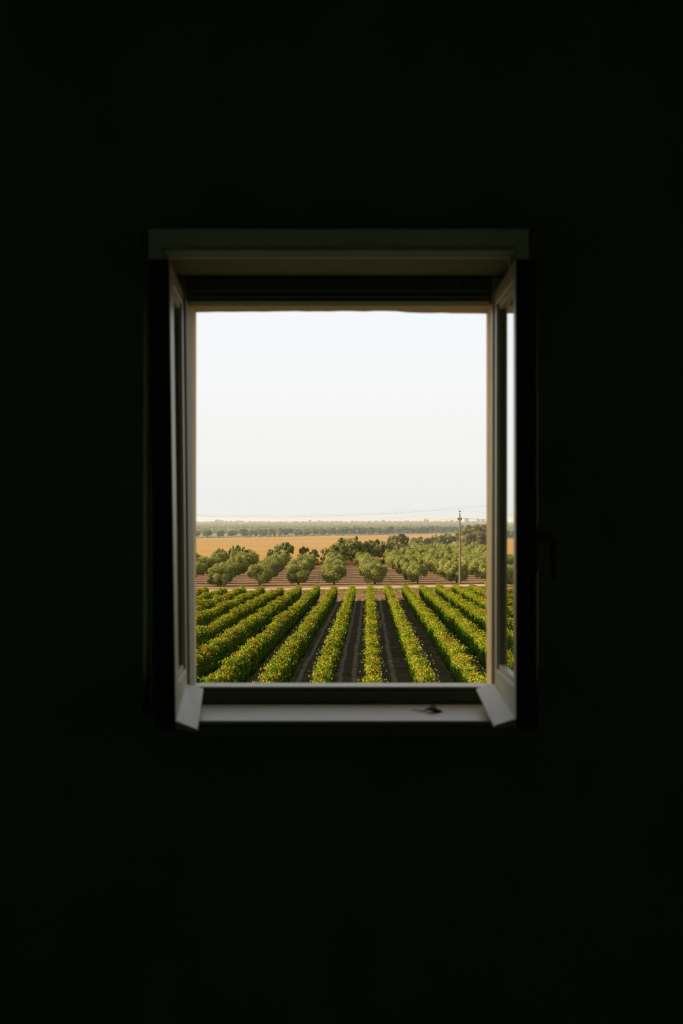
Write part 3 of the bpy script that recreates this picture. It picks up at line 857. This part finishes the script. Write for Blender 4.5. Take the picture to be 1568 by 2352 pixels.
# ------------------------------------------------------------------ power pole and overhead wires
PD = 231.0
def pole(x, d, h, label):
    t = tag(empty('power_pole', (x, d, gz(d))), label, 'power pole')
    MB().tube([(0, 0, -.5), (0, 0, h * .5), (0, 0, h - .55)], [.205, .17, .12], 12).build('shaft', M_concrete, t, smooth=False)
    MB().tube([(0, 0, h - .55), (0, 0, h - .25)], .05, 8).build('pin', M_metal, t)
    MB().box(-.38, .38, -.05, .05, h - 1.70, h - 1.58).build('cross_arm', M_concrete, t)
    for (ax, az) in ((0, h - .25), (-.29, h - 1.58), (.29, h - 1.58)):
        MB().tube([(ax, 0, az), (ax, 0, az + .10), (ax, 0, az + .11), (ax, 0, az + .24), (ax, 0, az + .25), (ax, 0, az + .36)], [.06, .11, .17, .16, .09, .06], 10).build('insulator', M_glassins, t)
    return t
x0 = px(1055.5, PD); hp = drop(PD) - (1173.5 - HY) * PD / F
pole(x0, PD, hp, 'tall grey concrete power pole with green glass insulators beside the dirt road')
tops = [(0, hp + .1), (-.29, hp - 1.25), (.29, hp - 1.25)]
# the wires run back to a pole far beyond the trees at the left and on to one outside the frame at the right
XA, DA = px(360, 760), 760.0
XB, DB2 = x0 + 36, PD + 6
pole(XA, DA, 12.8, 'far power pole at the other end of the wires across the golden field')
pole(XB, DB2, hp, 'power pole further along the dirt road where the wires run on')
def wire(name, a, b, sag, rad, label, grp, n=40):
    a, b = Vector(a), Vector(b)
    pts = [a.lerp(b, i / n) - Vector((0, 0, sag * 4 * (i / n) * (1 - i / n))) for i in range(n + 1)]
    o = MB().tube(pts, rad, 6).build(name, M_cable)
    return tag(o, label, 'wire', grp)
for i, (ax, az) in enumerate(tops):
    who = ('top', 'left', 'right')[i]
    wire('power_wire', (x0 + ax, PD, gz(PD) + az), (XA + ax, DA, gz(DA) + 12.8 + (az - hp)), 4.5, .008, 'thin wire from the %s insulator of the power pole over the orchard' % who, 'wires of the power pole')
    wire('power_wire', (x0 + ax, PD, gz(PD) + az), (XB + ax, DB2, gz(DB2) + az), .8, .009, 'short wire from the %s insulator of the power pole towards the window edge' % who, 'wires of the power pole')
# nearer pair of wires hanging in a long curve across the whole view
WD = 190.0
def wy(x, off): return 1187.0 - 9.26e-5 * (x - 620) ** 2 - off
for off, rad, lab in ((0.0, .010, 'lower and bolder of the two long overhead wires sagging across the sky'), (3.6, .005, 'upper and fainter of the two long overhead wires sagging across the sky')):
    pts = []
    for i in range(61):
        ix = 100 + 1380 * i / 60
        pts.append((px(ix, WD), WD, pz(wy(ix, off if ix < 700 else off + (ix - 700) * .004), WD)))
    o = MB().tube(pts, rad, 6).build('overhead_wire', M_cable)
    tag(o, lab, 'wire', 'long overhead wires')
for ix in (100, 1480):
    hh = pz(wy(ix, 0), WD) - gz(WD) + .3
    pole(px(ix, WD), WD, hh + .4, 'power pole holding the %s end of the long overhead wires' % ('lower' if ix < 500 else 'higher'))
for i, ix in enumerate((490, 715, 910, 921.5)):
    z = pz(wy(ix, 0), WD)
    b = MB().tube([(-.06, 0, -.01), (-.035, 0, 0), (.035, 0, 0), (.06, 0, -.01)], [.012, .03, .03, .012], 8)
    o = b.build('wire_damper', M_metal, None, 0, (px(ix, WD), WD, z - .02))
    tag(o, 'small dark damper clamped on the bolder overhead wire, %s from the left' % ordinal(i + 1), 'clamp', 'dampers on the overhead wire')

# ------------------------------------------------------------------ evening haze over the land
hz = MB().box(-5000, 5000, 345, 7000, -14, 9).build('haze', None)
m, n, l, out = mat_base('haze_air')
vs = n.new('ShaderNodeVolumeScatter'); vs.inputs['Color'].default_value = (0.74, 0.84, 0.94, 1)
vs.inputs['Density'].default_value = 3.2e-4; vs.inputs['Anisotropy'].default_value = 0.42
l.new(vs.outputs[0], out.inputs['Volume'])
hz.data.materials.append(m)
tag(hz, 'thin warm evening haze lying over the distant land', 'haze', None, 'stuff')
